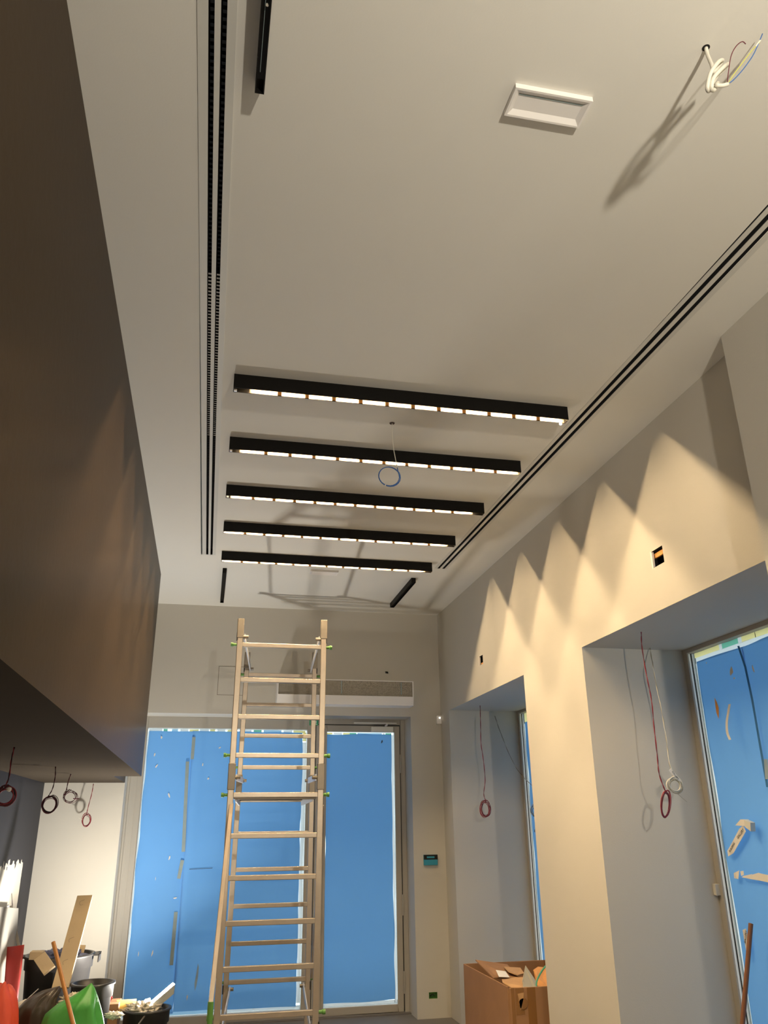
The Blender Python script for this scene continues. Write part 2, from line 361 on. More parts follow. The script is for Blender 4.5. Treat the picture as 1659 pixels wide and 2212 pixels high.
strips(p2, 1, YG+.002, False, None, (bz(.880), bz(.905)), [(-.09, .0, 'paperwhite'), (.01, .06, 'paperyel'), (.08, .16, 'paperwhite'), (.18, .26, 'paperyel'), (.3, .42, 'paperwhite'), (.44, .52, 'papergrn'), (.54, .72, 'paperblu'), (.74, .83, 'paperwhite'), (.84, .965, 'paperyel')])
strips(p2, 1, YG+.001, True, None, (.938, .972), [(bz(.80), bz(.885), 'paperyel'), (bz(-1.5), bz(.79), 'paperwhite')])
strips(p1, 1, YG+.001, True, None, (-.583, -.572), [(.2, bz(.88), 'paperwhite')])
strips(p3, 1, YR-.0065, False, None, (bz(.868), bz(.888)), [(1.182, 1.24, 'paperyel'), (1.25, 1.34, 'paperwhite'), (1.35, 1.42, 'paperyel'), (1.42, 1.49, 'papergrn'), (1.5, 1.76, 'paperblu'), (1.765, 1.79, 'paperwhite'), (1.795, 1.86, 'papergrn')])
strips(p3, 1, YR-.0065, True, None, (1.856, 1.878), [(.085, bz(.87), 'paperwhite')])
strips(p3, 1, YR-.0065, False, None, (.082, .106), [(1.2, 1.86, 'paperwhite')])
strips(p2, 1, YG+.001, False, None, (.080, .108), [(-.3, .2, 'paperblu'), (.22, .55, 'paperwhite'), (.56, .93, 'paperwhite')])
# yellowed tape pieces over the overlap seam
for q, (px0, py0, px1, py1) in enumerate(((419, 1592, 415, 1640), (405, 1645, 396, 1840), (394, 1858, 386, 1898), (380, 1970, 370, 2085))):
    A, B = at(px0, py0, 1, YG-.032), at(px1, py1, 1, YG-.032)
    MB().bar(A, B, .032, .0008, (1, 0, 0)).build('seam_tape', 'masking', p2)
def scraps(parent, plane, val, lst, m, name='torn_spot'):
    for (px, py, w, h, ang) in lst:
        c = at(px, py, plane, val); pts = []
        for k in range(7):
            a = 2*math.pi*k/7; r = 1+.25*math.sin(k*2.3+px)
            x, y = math.cos(a)*w/2*r, math.sin(a)*h/2*r
            u, v = x*math.cos(ang)-y*math.sin(ang), x*math.sin(ang)+y*math.cos(ang)
            pts.append(c+(Vector((0, -u, v)) if plane == 0 else Vector((u, 0, v))))
        MB().add(pts, [tuple(range(7))]).build(name, m, parent)
scraps(p1, 1, YG-.02, [(334, 1630, .012, .035, -.3), (338, 1655, .014, .04, -.5), (365, 1718, .014, .05, .3), (349, 1593, .02, .025, .3), (366, 1853, .012, .04, -.3), (378, 1940, .03, .012, .2), (329, 2059, .012, .05, -.25), (299, 2061, .008, .04, 0), (404, 2155, .01, .04, 0), (336, 1898, .005, .03, 0)], 'label')
scraps(p2, 1, YG-.028, [(438, 1652, .012, .03, 0), (475, 1615, .03, .012, .5), (450, 1682, .02, .02, 0), (503, 1612, .008, .02, 0), (405, 2153, .008, .03, 0)], 'label')
scraps(p2, 1, YG-.028, [(425, 2112, .026, .20, -.06)], 'masking')
scraps(p3, 1, YR-.013, [(825, 1602, .014, .035, -.4)], 'ink')
A, B = at(409, 1878, 1, YG-.03), at(459, 1875, 1, YG-.03)
MB().bar(A, B, .004, .002, (0, 0, 1)).build('pen_line', 'ink', p2)
# side window papers
XG = XW+.034
p4 = tag(sheet('blue_paper_sheet', 0, XG, 4.085, 4.583, .09, bz(.958), 'blue', seed=4, wr=.006), 'blue paper sheet with torn tape on the far half of the nearest side window', 'paper', 'blue masking paper')
p5 = tag(sheet('blue_paper_sheet', 0, XG-.012, 2.82, 4.095, .09, bz(.958), 'blue', seed=5, wr=.006, nu=40), 'blue paper sheet at the right edge, overlapping its neighbour on the nearest side window', 'paper', 'blue masking paper')
strips(p4, 0, XG+.004, False, None, (bz(.985), bz(1.017)), [(4.33, 4.60, 'paperyel'), (4.30, 4.33, 'paperwhite'), (4.14, 4.30, 'papergrn'), (4.105, 4.14, 'paperwhite'), (3.98, 4.105, 'paperyel')])
strips(p4, 0, XG+.003, False, None, (bz(.950), bz(.986)), [(4.10, 4.59, 'paperwhite')])
strips(p5, 0, XG+.004, False, None, (bz(.985), bz(1.017)), [(3.0, 3.975, 'paperyel')])
strips(p5, 0, XG+.003, False, None, (bz(.950), bz(.986)), [(3.0, 4.10, 'paperwhite')])
strips(p4, 0, XG+.005, True, None, (4.578, 4.600), [(.09, bz(.95), 'paperwhite')])
p6 = tag(sheet('blue_paper_sheet', 0, XG, 5.80, 7.59, .09, bz(.93), 'blue', seed=6, wr=.006, nu=30, edge=.012), 'blue paper sheet on the far side window behind the warm lit pier', 'paper', 'blue masking paper')
strips(p6, 0, XG+.004, False, None, (bz(.925), bz(1.017)), [(6.6, 7.60, 'paperyel')])
strips(p6, 0, XG+.005, True, None, (7.58, 7.62), [(.09, bz(.92), 'paperwhite')])
scraps(p6, 0, XG-.01, [(1155, 1795, .02, .03, 0)], 'ink')
scraps(p4, 0, XG-.012, [(1580, 1450, .035, .05, -.5), (1586, 1465, .02, .01, 0), (1526, 1432, .012, .01, 0)], 'label')
scraps(p4, 0, XG-.012, [(1549, 1530, .035, .11, .05)], 'batten')
scraps(p5, 0, XG-.024, [(1627, 1445, .012, .05, .2)], 'label')
# white paste mark on the near sheet
mb = MB()
for a, b_, c, d in (((1585, 1886), (1597, 1880), (1595, 1899), (1586, 1897)), ((1599, 1882), (1606, 1881), (1607, 1890), (1601, 1892)), ((1606, 1892), (1625, 1888), (1622, 1899), (1602, 1895)), ((1622, 1890), (1640, 1885), (1640, 1902), (1621, 1899)), ((1640, 1886), (1672, 1893), (1672, 1909), (1640, 1902))):
    mb.quad(*[at(q[0], q[1], 0, XG-.026) for q in (a, b_, c, d)])
mb.build('paste_smear', 'label', p4)
for pts in (((1658, 1640), (1650, 1640), (1653, 1683), (1661, 1683)),):
    MB().quad(*[at(q[0], q[1], 0, XG-.028) for q in pts]).build('seam_tape', 'masking', p5)
# loose tape with writing
def text_on(parent, s, size, origin, xdir, ydir, m, name):
    cu = bpy.data.curves.new(name, 'FONT'); cu.body = s; cu.size = size; cu.align_x = 'CENTER'; cu.align_y = 'CENTER'; cu.extrude = .0003
    tmp = bpy.data.objects.new(name, cu); COL.objects.link(tmp)
    me = bpy.data.meshes.new_from_object(tmp.evaluated_get(bpy.context.evaluated_depsgraph_get()))
    bpy.data.objects.remove(tmp); bpy.data.curves.remove(cu)
    o = bpy.data.objects.new(name, me); me.materials.append(M[m]); COL.objects.link(o)
    xd = Vector(xdir).normalized(); yd = Vector(ydir); yd = (yd-xd*yd.dot(xd)).normalized(); zd = xd.cross(yd)
    mw_ = Matrix((xd, yd, zd)).transposed().to_4x4(); o.parent = parent
    o.matrix_local = Matrix.Translation(Vector(origin)-Vector(parent['_w'])) @ mw_; return o
def tape_strip(label, corners, texts, x=XG-.03):
    P = [at(px, py, 0, x) for px, py in corners]
    o = tag(MB().prism(P, (.0015, 0, 0)).build('tape_strip', 'label'), label, 'tape', 'torn white tape strips')
    for s, px0, py0, px1, py1, size in texts:
        A, B = at(px0, py0, 0, x-.002), at(px1, py1, 0, x-.002); d = (B-A).normalized()
        text_on(o, s, size, (A+B)/2, d, Vector((-1, 0, 0)).cross(d), 'ink', 'printed_word')
    return o
ts = tape_strip('white printed tape reading GALLERY, stuck on the slant to blue paper', [(1577, 1828), (1571, 1838), (1573, 1850), (1584, 1843), (1611, 1796), (1605, 1783), (1597, 1790)], [('GALLERY', 1592, 1812, 1607, 1790, .021), ('BUILDING', 1575, 1841, 1587, 1820, .0175)])
MB().prism([at(q[0], q[1], 0, XG-.034) for q in ((1589, 1783), (1600, 1770), (1617, 1770), (1619, 1786), (1603, 1784))], (-.002, 0, 0)).build('folded_end', 'label', ts)
MB().prism([at(q[0], q[1], 0, XG-.034) for q in ((1617, 1771), (1631, 1777), (1632, 1796), (1619, 1786))], (-.03, 0, 0)).build('curled_corner', 'whiteal', ts)
c = smooth_pts([at(1576, 1521, 0, XG-.035), at(1573, 1540, 0, XG-.06), at(1570, 1560, 0, XG-.07), at(1571, 1582, 0, XG-.085), at(1577, 1598, 0, XG-.10)], 5)
mb = MB()
for i in range(len(c)-1):
    w = Vector((0, -.022, .0)) ; mb.quad(c[i]-w*.5, c[i]+w*.5, c[i+1]+w*.5, c[i+1]-w*.5)
tag(mb.build('tape_strip', 'label', solid=.001), 'crumpled grey white tape strip curling off blue paper near the window top', 'tape', 'torn white tape strips')
tape_strip('short white tape strip with smudged print behind the brown wooden pole', [(1604, 2009), (1611, 2006), (1618, 2040), (1618, 2062), (1613, 2062)], [('GALLERY', 1609, 2036, 1612, 2012, .018)])
# fold in the near paper seam (shiny edge)
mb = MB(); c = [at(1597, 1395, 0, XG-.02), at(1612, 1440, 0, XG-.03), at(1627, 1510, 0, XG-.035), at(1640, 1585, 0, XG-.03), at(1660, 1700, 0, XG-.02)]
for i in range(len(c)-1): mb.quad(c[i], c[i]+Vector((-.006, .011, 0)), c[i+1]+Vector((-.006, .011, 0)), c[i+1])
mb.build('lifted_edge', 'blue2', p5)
# small keeper box on the reveal beside window 1
tag(MB().box(2.99, 3.03, YW1-.028, YW1, at(1539, 1926, 1, YW1).z-.02, at(1539, 1917, 1, YW1).z+.02).build('sensor_box', 'wall', bevel=.003), 'tiny square box on the reveal beside the nearest window frame', 'sensor')
# ================================================================== CEILING THINGS
def led_bar(i, y0, lx0, lx1, label, px0=.0045, px1=1.7725):
    w, h, tk = .046, .078, .003; zb = ZC-h; rec = .0245
    t = thing('linear_light', label, 'ceiling light', ((px0+px1)/2, y0+w/2, zb), 'lit linear ceiling lights')
    m = MB().box(px0, px1, y0, y0+tk, zb, ZC-.0002).box(px0, px1, y0+w-tk, y0+w, zb, ZC-.0002).box(px0+tk, px1-tk, y0+tk, y0+w-tk, zb+rec, zb+rec+.004)
    m.build('housing', 'black', t)
    for xa in (px0, px1-tk): MB().box(xa, xa+tk, y0+tk, y0+w-tk, zb, ZC-.0004).build('end_cap', 'black', t)
    m = MB().box(px0+.004, px0+.018, y0+w-.012, y0+w-.0035, zb+.001, zb+.012); m.build('end_clip', 'strap', t)
    m = MB().box(lx0-.01, lx1+.01, y0+tk, y0+tk+.0008, zb+.0015, zb+rec).box(lx0-.01, lx1+.01, y0+w-tk-.0008, y0+w-tk, zb+.0015, zb+rec); rf = m.build('reflector', 'refl', t)
    n = 12; pitch = (lx1-lx0)/n; gap = .018
    for k in range(n):
        x = lx0+k*pitch
        MB().box(x+gap/2, x+pitch-gap/2, y0+w/2-.0018, y0+w/2+.0018, zb+rec-.0022, zb+rec-.0004).build('led_module', 'led', t)
    for k in range(n-1):
        x = lx0+(k+1)*pitch; MB().box(x-.010, x+.010, y0+w-tk-.0030, y0+w-tk-.0009, zb+.0012, zb+rec-.0005).build('gap_dim_plate', 'gapdim', rf)  # dark plates added to dim the glowing reflector between modules
    return t
W5 = [('nearest and longest looking of the five lit black linear ceiling lights', .095, 1.755), ('lit black linear light just beyond the hanging blue cord, second in the row', .075, 1.760), ('lit black linear ceiling light in the middle of the row of five', .045, 1.69), ('lit black linear light next to last before the back wall', .022, 1.71), ('lit black linear ceiling light closest to the back wall and small panel', .030, 1.71)]
for i, y in enumerate((3.4669, 4.1603, 4.8595, 5.549, 6.2352)):
    lb = led_bar(i, y, W5[i][1], W5[i][2], W5[i][0])
    if i == 0: MB().lathe((1.742, y+.038, ZC-.094), [(0, 0), (.006, .002), (.008, .008), (.005, .016), (0, .018)], 12).build('loose_connector', 'paleglow', lb, smooth=True)
def dark_bar(x0, x1, y0, y1, h, label, detail=False):
    zb = ZC-h; t = thing('ceiling_track', label, 'ceiling track', ((x0+x1)/2, (y0+y1)/2, zb), 'unlit black ceiling tracks')
    tk = .0035; dx = (x1-x0)
    MB().box(x0, x0+tk, y0, y1, zb, ZC-.0002).box(x1-tk, x1, y0, y1, zb, ZC-.0002).box(x0+tk, x1-tk, y0, y1, zb+h*.4, zb+h*.4+.004).build('housing', 'black', t)
    MB().box(x0, x1, y1, y1+.002, zb, ZC-.0002).build('end_cap', 'black', t); MB().box(x0, x1, y0-.002, y0, zb, ZC-.0002).build('end_cap', 'black', t)
    if detail:
        MB().box((x0+x1)/2-.003, (x0+x1)/2-.0015, y0, y1-.06, zb+h*.3, zb+h*.4).build('inner_strip', 'masking', t)
        MB().lathe(((x0+x1)/2+.003, 1.50, zb+.008), [(0, 0), (.004, 0), (.004, .004), (0, .004)], 14).build('screw', 'whitec', t)
    return t
k = (ZC-CZ-.05)/(ZC-CZ)
dark_bar(.006, .034, .2, 1.773, .05, 'unlit black ceiling track beside the slot at the very top of the photo', True)
dark_bar(.022, .056, 6.70, 7.70, .045, 'short unlit black track on the ceiling at the left near the back wall')
dark_bar(1.705, 1.745, 6.70, 7.60, .045, 'short unlit black track on the ceiling at the right near the back wall')
def diffuser(label, slots, y0, y1, flange, skew, bright):
    """slots = x-ranges at y=1.5; skew = dx per metre"""
    X = lambda x, y: x+skew*(y-1.5)
    t = thing('slot_diffuser', label, 'air diffuser', (X(slots[0][0], 3), 3, ZC), 'twin slot air diffusers')
    fl = MB(); xs = [flange[0]]+[v for s in slots for v in s]+[flange[1]]
    for i in range(0, len(xs), 2):
        a, b_ = xs[i], xs[i+1]
        fl.prism([(X(a, y0), y0, ZC-.0025), (X(b_, y0), y0, ZC-.0025), (X(b_, y1+.0), y1, ZC-.0025), (X(a, y1), y1, ZC-.0025)], (0, 0, .0023))
    fl.prism([(X(xs[1]-.002, y1), y1, ZC-.0025), (X(xs[-2]+.002, y1), y1, ZC-.0025), (X(xs[-2]+.002, y1), y1+.012, ZC-.0025), (X(xs[1]-.002, y1), y1+.012, ZC-.0025)], (0, 0, .0023))
    fl.build('face_plate', 'whiteal', t)
    for s in slots:
        c = MB()
        for a in s: c.prism([(X(a, y0), y0, ZC), (X(a, y1), y1, ZC), (X(a, y1), y1, ZC+.05), (X(a, y0), y0, ZC+.05)], (.0005, 0, 0))
        c.prism([(X(s[0], y0), y0, ZC+.05), (X(s[1], y0), y0, ZC+.05), (X(s[1], y1), y1, ZC+.05), (X(s[0], y1), y1, ZC+.05)], (0, 0, .001))
        c.prism([(X(s[0], y1), y1, ZC), (X(s[1], y1), y1, ZC), (X(s[1], y1), y1, ZC+.05), (X(s[0], y1), y1, ZC+.05)], (0, .001, 0))
        c.build('slot_channel', 'blackin', t)
        if bright:
            for (ya, yb, dz, m) in bright:
                bl = MB(); y = ya
                while y < yb:
                    ww = s[1]-s[0]
                    bl.prism([(X(s[0], y)+.0035, y, ZC+dz), (X(s[1], y)-.0005, y, ZC+dz), (X(s[1], y)-.0005, y+.017, ZC+dz+.006), (X(s[0], y)+.0035, y+.017, ZC+dz+.006)], (0, 0, .001)); y += .0235
                bl.build('deflector_blades', m, t)
    return t
SK = .014/4.8
diffuser('twin slot air diffuser with pale blades beside the dark bulkhead', [(-.134, -.117), (-.100, -.083)], -1.5, 6.345, (-.164, -.057), SK, [(-1.4, 2.70, .024, 'black'), (2.72, 4.2, .008, 'blade'), (4.2, 6.33, .016, 'bladedim')])  # light put into blade colour: pale on the lit stretch, dark elsewhere
diffuser('twin slot air diffuser with plain black slots above the side windows', [(1.894, 1.916), (1.938, 1.961)], -1.5, 6.384, (1.872, 1.984), -.0072, None)
def em_light(x0, x1, y0, y1, label):
    t = thing('emergency_light', label, 'ceiling light', ((x0+x1)/2, (y0+y1)/2, ZC-.02), 'white recessed emergency lights')
    z = ZC-.018; b_ = .007; d = .022; m = MB()
    O = [(x0, y0), (x1, y0), (x1, y1), (x0, y1)]; I = [(x0+b_, y0+b_), (x1-b_, y0+b_), (x1-b_, y1-b_), (x0+b_, y1-b_)]; J = [(x0+b_+.014, y0+b_+.018), (x1-b_-.014, y0+b_+.018), (x1-b_-.014, y1-b_-.016), (x0+b_+.014, y1-b_-.016)]
    vs = [(x, y, ZC) for x, y in O]+[(x, y, z) for x, y in O]+[(x, y, z) for x, y in I]+[(x, y, z+.010) for x, y in J]
    fs = []
    for a in range(3):
        for i in range(4): j = (i+1) % 4; fs.append((a*4+i, a*4+j, a*4+4+j, a*4+4+i))
    m.add(vs, fs).build('frame', 'white', t)
    MB().add([(x, y, z+.0098) for x, y in J], [(0, 1, 2, 3)]).build('diffuser_panel', 'white', t)
    MB().box(J[0][0], J[1][0], J[0][1]+.001, J[0][1]+.004, z+.008, z+.0096).build('edge_strip', 'masking', t)
s_ = (ZC-CZ-.018)/(ZC-CZ)
em_light(.784*s_, 1.038*s_, 1.64*s_, 1.745*s_, 'white rectangular recessed light panel on the near ceiling')
em_light(.775, 1.02, 6.60, 6.70, 'small white light panel on the ceiling beyond the last lit bar')
# ------------------------------------------------------------------ cords
def ring_pts(c, ru, rv, ud, vd, turns=3, jit=.006, seed=1, n=22, start=math.pi/2):
    R_ = random.Random(seed); out = []; ud, vd = Vector(ud).normalized(), Vector(vd).normalized(); nd = ud.cross(vd)
    j = [(R_.uniform(-jit, jit), R_.uniform(-jit, jit), R_.uniform(.93, 1.06)) for _ in range(turns+1)]
    for k_ in range(int(turns*n)+1):
        a = start+2*math.pi*k_/n; q = k_/n; i = int(q); fq = q-i; i2 = min(i+1, turns)
        dx = j[i][0]*(1-fq)+j[i2][0]*fq; dy = j[i][1]*(1-fq)+j[i2][1]*fq; s = j[i][2]*(1-fq)+j[i2][2]*fq
        out.append(Vector(c)+ud*(ru*s*math.cos(a)+dx)+vd*(rv*s*math.sin(a)+dy)+nd*(.0025*(i % 3-1)))
    return out
V_X, V_Y, V_Z = Vector((1, 0, 0)), Vector((0, 1, 0)), Vector((0, 0, 1))
# blue cord near the centre
yc = 3.827; hole = at(847, 914, 2, ZC); P = lambda a, b_: at(a, b_, 1, yc)
t = thing('hanging_cord', 'blue cord coiled in a ring, hanging between the first two lit lights', 'cord', tuple(hole), 'cords hanging from the ceiling')
MB().lathe(hole-Vector((0, 0, .003)), [(0, 0), (.014, 0), (.015, .003)], 20).build('grommet', 'brownc', t)
pc = P(842, 1030); top = P(858, 1010)
up = smooth_pts([hole, P(848, 945), P(850, 968), P(854, 990), top], 6)
MB().tube(up, .0022, 6).build('lead_wire', 'whitec', t, smooth=True)
MB().tube([top]+ring_pts(pc, .062, .060, V_X, V_Z, 2, .007, 3, start=.5), .0028, 8).build('blue_coil', 'bluec', t, smooth=True)
MB().tube([P(834, 1046), P(831, 1050)], .0034, 8).build('cord_tip', 'whitec', t)
# white cable top right
hz = at(1525, 103, 2, ZC); t = thing('ceiling_cable', 'thick white cable with coil and bare blue, brown and yellow wires poking from ceiling', 'cable', tuple(hz))
HY = 1.37
Q = lambda a, b_, y=HY: at(a, b_, 1, y)
MB().lathe(hz-Vector((0, 0, .001)), [(0, 0), (.011, 0), (.011, .001)], 18).build('drill_hole', 'blackin', t)
pts = smooth_pts([hz+Vector((0, 0, .0)), hz+Vector((.0, 0, -.03)), Q(1538, 142, 1.38), Q(1541, 156), Q(1560, 132, 1.36), Q(1552, 134, 1.33), Q(1535, 158, 1.33), Q(1528, 190, 1.34), Q(1533, 195, 1.36), Q(1545, 170, 1.39), Q(1572, 140, 1.38), Q(1563, 145, 1.34), Q(1542, 168, 1.33), Q(1537, 192, 1.34), Q(1543, 194, 1.36), Q(1550, 180, 1.38), Q(1548, 184, 1.35), Q(1560, 185, 1.35), Q(1572, 182, 1.35)], 7)
MB().tube(pts, .0055, 10).build('cable_sheath', 'whitec', t, smooth=True)
MB().tube(smooth_pts([Q(1571, 183, 1.35), Q(1573, 160, 1.34), Q(1579, 122, 1.33), Q(1590, 100, 1.32), Q(1603, 90, 1.32), Q(1611, 95, 1.32)], 6), .0014, 6).build('brown_wire', 'maroon', t, smooth=True)
MB().tube(smooth_pts([Q(1572, 182, 1.35), Q(1585, 172, 1.34), Q(1605, 150, 1.33), Q(1625, 122, 1.32), Q(1636, 100, 1.32), Q(1641, 88, 1.32), Q(1647, 73, 1.32)], 6), .0015, 6).build('blue_wire', 'bluec', t, smooth=True)
MB().tube(smooth_pts([Q(1572, 181, 1.35), Q(1582, 165, 1.34), Q(1602, 138, 1.33), Q(1622, 112, 1.32), Q(1632, 100, 1.32), Q(1641, 92, 1.32)], 6), .0014, 6).build('yellow_green_wire', 'yelg', t, smooth=True)
MB().tube([Q(1632, 101, 1.32), Q(1636, 95, 1.32), Q(1642, 88, 1.32)], .0026, 8).build('wire_knot', 'whitec', t)
# cords under the lintels
def cord(label, hp, path, ringc, ru, rv, ud, vd, m1='red', m2='blackw', y=None, turns=4, seed=1, r=.0022, ring_r=.0024, extra=None, group='coiled cords under the window lintels'):
    t = thing('hanging_cord', label, 'cord', tuple(hp), group)
    pp = smooth_pts([hp]+path, 6)
    off = Vector((.0022, 0, 0)); n = len(pp)
    a = [p+Vector((.0018*math.cos(i*.9), .0018*math.sin(i*.9), 0)) for i, p in enumerate(pp)]
    b_ = [p-Vector((.0018*math.cos(i*.9), .0018*math.sin(i*.9), 0)) for i, p in enumerate(pp)]
    a += ring_pts(ringc, ru, rv, ud, vd, turns, .013, seed); b_ += ring_pts(ringc, ru*.97, rv*.97, ud, vd, turns, .013, seed+11)
    MB().tube(a, r, 6).build('first_wire', m1, t, smooth=True); MB().tube(b_, r, 6).build('second_wire', m2, t, smooth=True)
    if extra: extra(t)
    return t
y1_ = 4.22; R1 = lambda a, b_, y=y1_: at(a, b_, 1, y)
hp = at(1385, 1365, 2, ZL)
cord('red and black cord with a long oval coil under the nearest lintel', hp, [R1(1387, 1400), R1(1398, 1465), R1(1407, 1510), R1(1413, 1570), R1(1420, 1635), R1(1424, 1672), R1(1436, 1706), R1(1440, 1712)], R1(1438, 1738), .030, .068, V_X+V_Y*.25, V_Z+V_X*.22, seed=5, m2='maroon')
def white_extra(t):
    MB().bar(R2(1447, 1662), R2(1470, 1690), .022, .002, V_X).build('paper_tag', 'label', t)
    MB().tube(smooth_pts([R2(1462, 1713), R2(1472, 1722), R2(1484, 1732)], 5), .0012, 6).build('loose_end', 'clear', t)
    text_on(t, 'GALLERY', .014, R2(1459, 1675, 4.415), (R2(1470, 1688)-R2(1450, 1660)), (-V_Y).cross(R2(1470, 1688)-R2(1450, 1660)), 'ink', 'printed_word')
y2_ = 4.42; R2 = lambda a, b_, y=y2_: at(a, b_, 1, y)
cord('clear white cord with a small round coil and paper tag beside the nearest window', at(1404, 1400, 2, ZL), [R2(1410, 1435), R2(1418, 1480), R2(1430, 1540), R2(1440, 1600), R2(1446, 1650)], R2(1457, 1695), .042, .038, V_X, V_Z, 'clear', 'whitec', turns=5, seed=9, extra=white_extra)
y3_ = 7.311; R3 = lambda a, b_, y=y3_: at(a, b_, 1, y)
cord('red and black cord with a round coil in the far window recess', at(1037, 1524, 2, ZL), [R3(1038, 1560), R3(1039, 1605), R3(1044, 1640), R3(1048, 1685), R3(1045, 1715), R3(1050, 1731)], R3(1048, 1747), .044, .066, V_X, V_Z, 'red', 'maroon', turns=4, seed=4)
R4 = lambda a, b_, y: at(a, b_, 1, y)
hp = at(1066, 1538, 2, ZL)
cord('thin grey cord slanting across the far window behind the pier', hp, [R4(1076, 1568, 7.55), R4(1092, 1610, 7.35), R4(1110, 1650, 7.15), R4(1130, 1678, 7.0), R4(1150, 1698, 6.9), R4(1162, 1720, 6.8)], R4(1160, 1751, 6.8), .05, .05, V_X, V_Z, 'clear', 'brownc', turns=3, seed=2, r=.0016)
# cords below the bulkhead
L_ = lambda a, b_, y: at(a, b_, 1, y)
G = 'coiled cords under the dark bulkhead'
def tagw(t): MB().lathe(L_(20, 1705, 4.46), [(0, -.012), (.012, -.006), (.014, .006), (0, .014)], 10).build('tape_wrap', 'whitec', t)
cord('red cord coil with white tape, leftmost one under the dark bulkhead', at(31, 1614, 2, ZB), [L_(25, 1640, 4.461), L_(19, 1680, 4.461), L_(10, 1702, 4.461)], L_(12, 1719, 4.461), .040, .044, V_X, V_Z, 'blackw', 'red', turns=5, seed=6, extra=tagw, group=G, r=.0026)
cord('maroon cord with a neat round coil in front of the pale wall corner', at(120, 1656, 2, ZB), [L_(119, 1680, 5.882), L_(113, 1705, 5.882), L_(103, 1722, 5.882)], L_(109, 1738, 5.882), .046, .052, V_X, V_Z, 'maroon', 'blackw', turns=4, seed=7, group=G)
cord('maroon cord with a loose open loop and sideways tail under bulkhead', at(153, 1672, 2, ZB), [L_(147, 1690, 6.582), L_(143, 1708, 6.582), L_(139, 1718, 6.582)], L_(151, 1720, 6.582), .045, .040, V_X, V_Z, 'maroon', 'maroon', turns=2, seed=8, group=G,
     extra=lambda t: MB().tube([L_(158, 1725, 6.57), L_(171, 1725, 6.57)], .003, 6).build('loose_end', 'maroon', t))
cord('thin red cord with the smallest coil, hanging lowest near the entrance frame', at(202, 1693, 1, 7.9), [L_(198, 1715, 7.9), L_(190, 1745, 7.9), L_(187, 1760, 7.9)], L_(187, 1771, 7.9), .034, .05, V_X, V_Z, 'red', 'maroon', turns=3, seed=10, group=G, r=.002,
     extra=lambda t: MB().tube([L_(180, 1772, 7.9), L_(170, 1767, 7.9)], .002, 6).build('loose_end', 'whitec', t))
# ================================================================== WALL THINGS
# air curtain over the entrance
ya = 7.80; q = ya/8.0
A0, A1 = at(600, 1470, 1, ya), at(893, 1472, 1, ya); zb_ = at(890, 1524, 1, ya).z; zt_ = A1.z; x0, x1 = A0.x, A1.x
t = thing('air_curtain', 'long white air curtain heater with a fine mesh grille above the entrance door', 'air curtain', ((x0+x1)/2, ya+.1, zb_))
hh = zt_-zb_; zg = zb_+hh*.36
m = MB().box(x0, x1, ya+.02, YB, zb_, zt_).prism([(x0, ya, zt_), (x0, ya, zg-.005), (x0, ya+.02, zb_), (x0, ya+.02, zt_)], (.010, 0, 0)).prism([(x1-.010, ya, zt_), (x1-.010, ya, zg-.005), (x1-.010, ya+.02, zb_), (x1-.010, ya+.02, zt_)], (.010, 0, 0))
m.prism([(x0+.01, ya, zg), (x0+.01, ya+.004, zg-.008), (x0+.01, ya+.02, zb_), (x0+.01, ya+.02, zg)], (x1-x0-.02, 0, 0)).box(x0+.01, x1-.01, ya, ya+.02, zt_-.006, zt_)
m.build('casing', 'white', t)
mg = bpy.data.materials.new('perforated_grille'); mg.use_nodes = True; nt = mg.node_tree; b = nt.nodes['Principled BSDF']
tc = nt.nodes.new('ShaderNodeTexCoord'); mp = nt.nodes.new('ShaderNodeMapping'); mp.inputs['Scale'].default_value = (1, 1, 1); mp.inputs['Rotation'].default_value = (math.pi/2, 0, 0)
vo = nt.nodes.new('ShaderNodeTexVoronoi'); vo.inputs['Scale'].default_value = 95; vo.inputs['Randomness'].default_value = .15
nt.links.new(tc.outputs['Object'], mp.inputs[0]); nt.links.new(mp.outputs[0], vo.inputs['Vector'])
cr_ = nt.nodes.new('ShaderNodeValToRGB'); cr_.color_ramp.elements[0].position = .40; cr_.color_ramp.elements[1].position = .52
cr_.color_ramp.elements[0].color = (.04, .03, .02, 1); cr_.color_ramp.elements[1].color = (.36, .32, .25, 1)
nt.links.new(vo.outputs['Distance'], cr_.inputs[0]); nt.links.new(cr_.outputs[0], b.inputs['Base Color'])
MB().box(x0+.01, x1-.01, ya+.010, ya+.014, zg, zt_-.006).build('grille', mg, t)
m = MB()
for f_ in (.46, .905): m.box(x0+(x1-x0)*f_, x0+(x1-x0)*f_+.008, ya+.006, ya+.010, zg+.02, zt_-.01)
m.build('grille_clip', 'masking', t)
# hatch, detector, keypad, junction box
t = thing('access_hatch', 'flush square access hatch painted like the wall, behind the scaffold top', 'hatch', (.18, YB, bz(1.19)))
MB().box(.052, .312, YB-.002, YB, bz(1.196), bz(1.478)).build('hatch_gap', 'aludk', t)
MB().box(.057, .307, YB-.004, YB, bz(1.201), bz(1.473)).build('hatch_door', 'wall', t)
z_ = at(949, 1555, 1, 7.97).z; x_ = at(949, 1555, 1, 7.97).x
t = thing('motion_detector', 'small white motion detector in the corner beside the far window', 'detector', (x_, 7.98, z_))
MB().box(x_-.031, x_+.022, 7.955, YB, z_-.042, z_+.042).build('detector_case', 'white', t, bevel=.006)
MB().box(x_-.006, x_+.006, 7.95, 7.956, z_+.014, z_+.022).build('detector_lens', 'paleglow', t)
t = thing('keypad', 'wall keypad under blue protective film beside the entrance door', 'keypad', (2.152, YB, bz(-.31)))
MB().box(2.086, 2.222, YB-.022, YB, bz(-.362), bz(-.27)).build('keypad_case', 'film', t, bevel=.003)
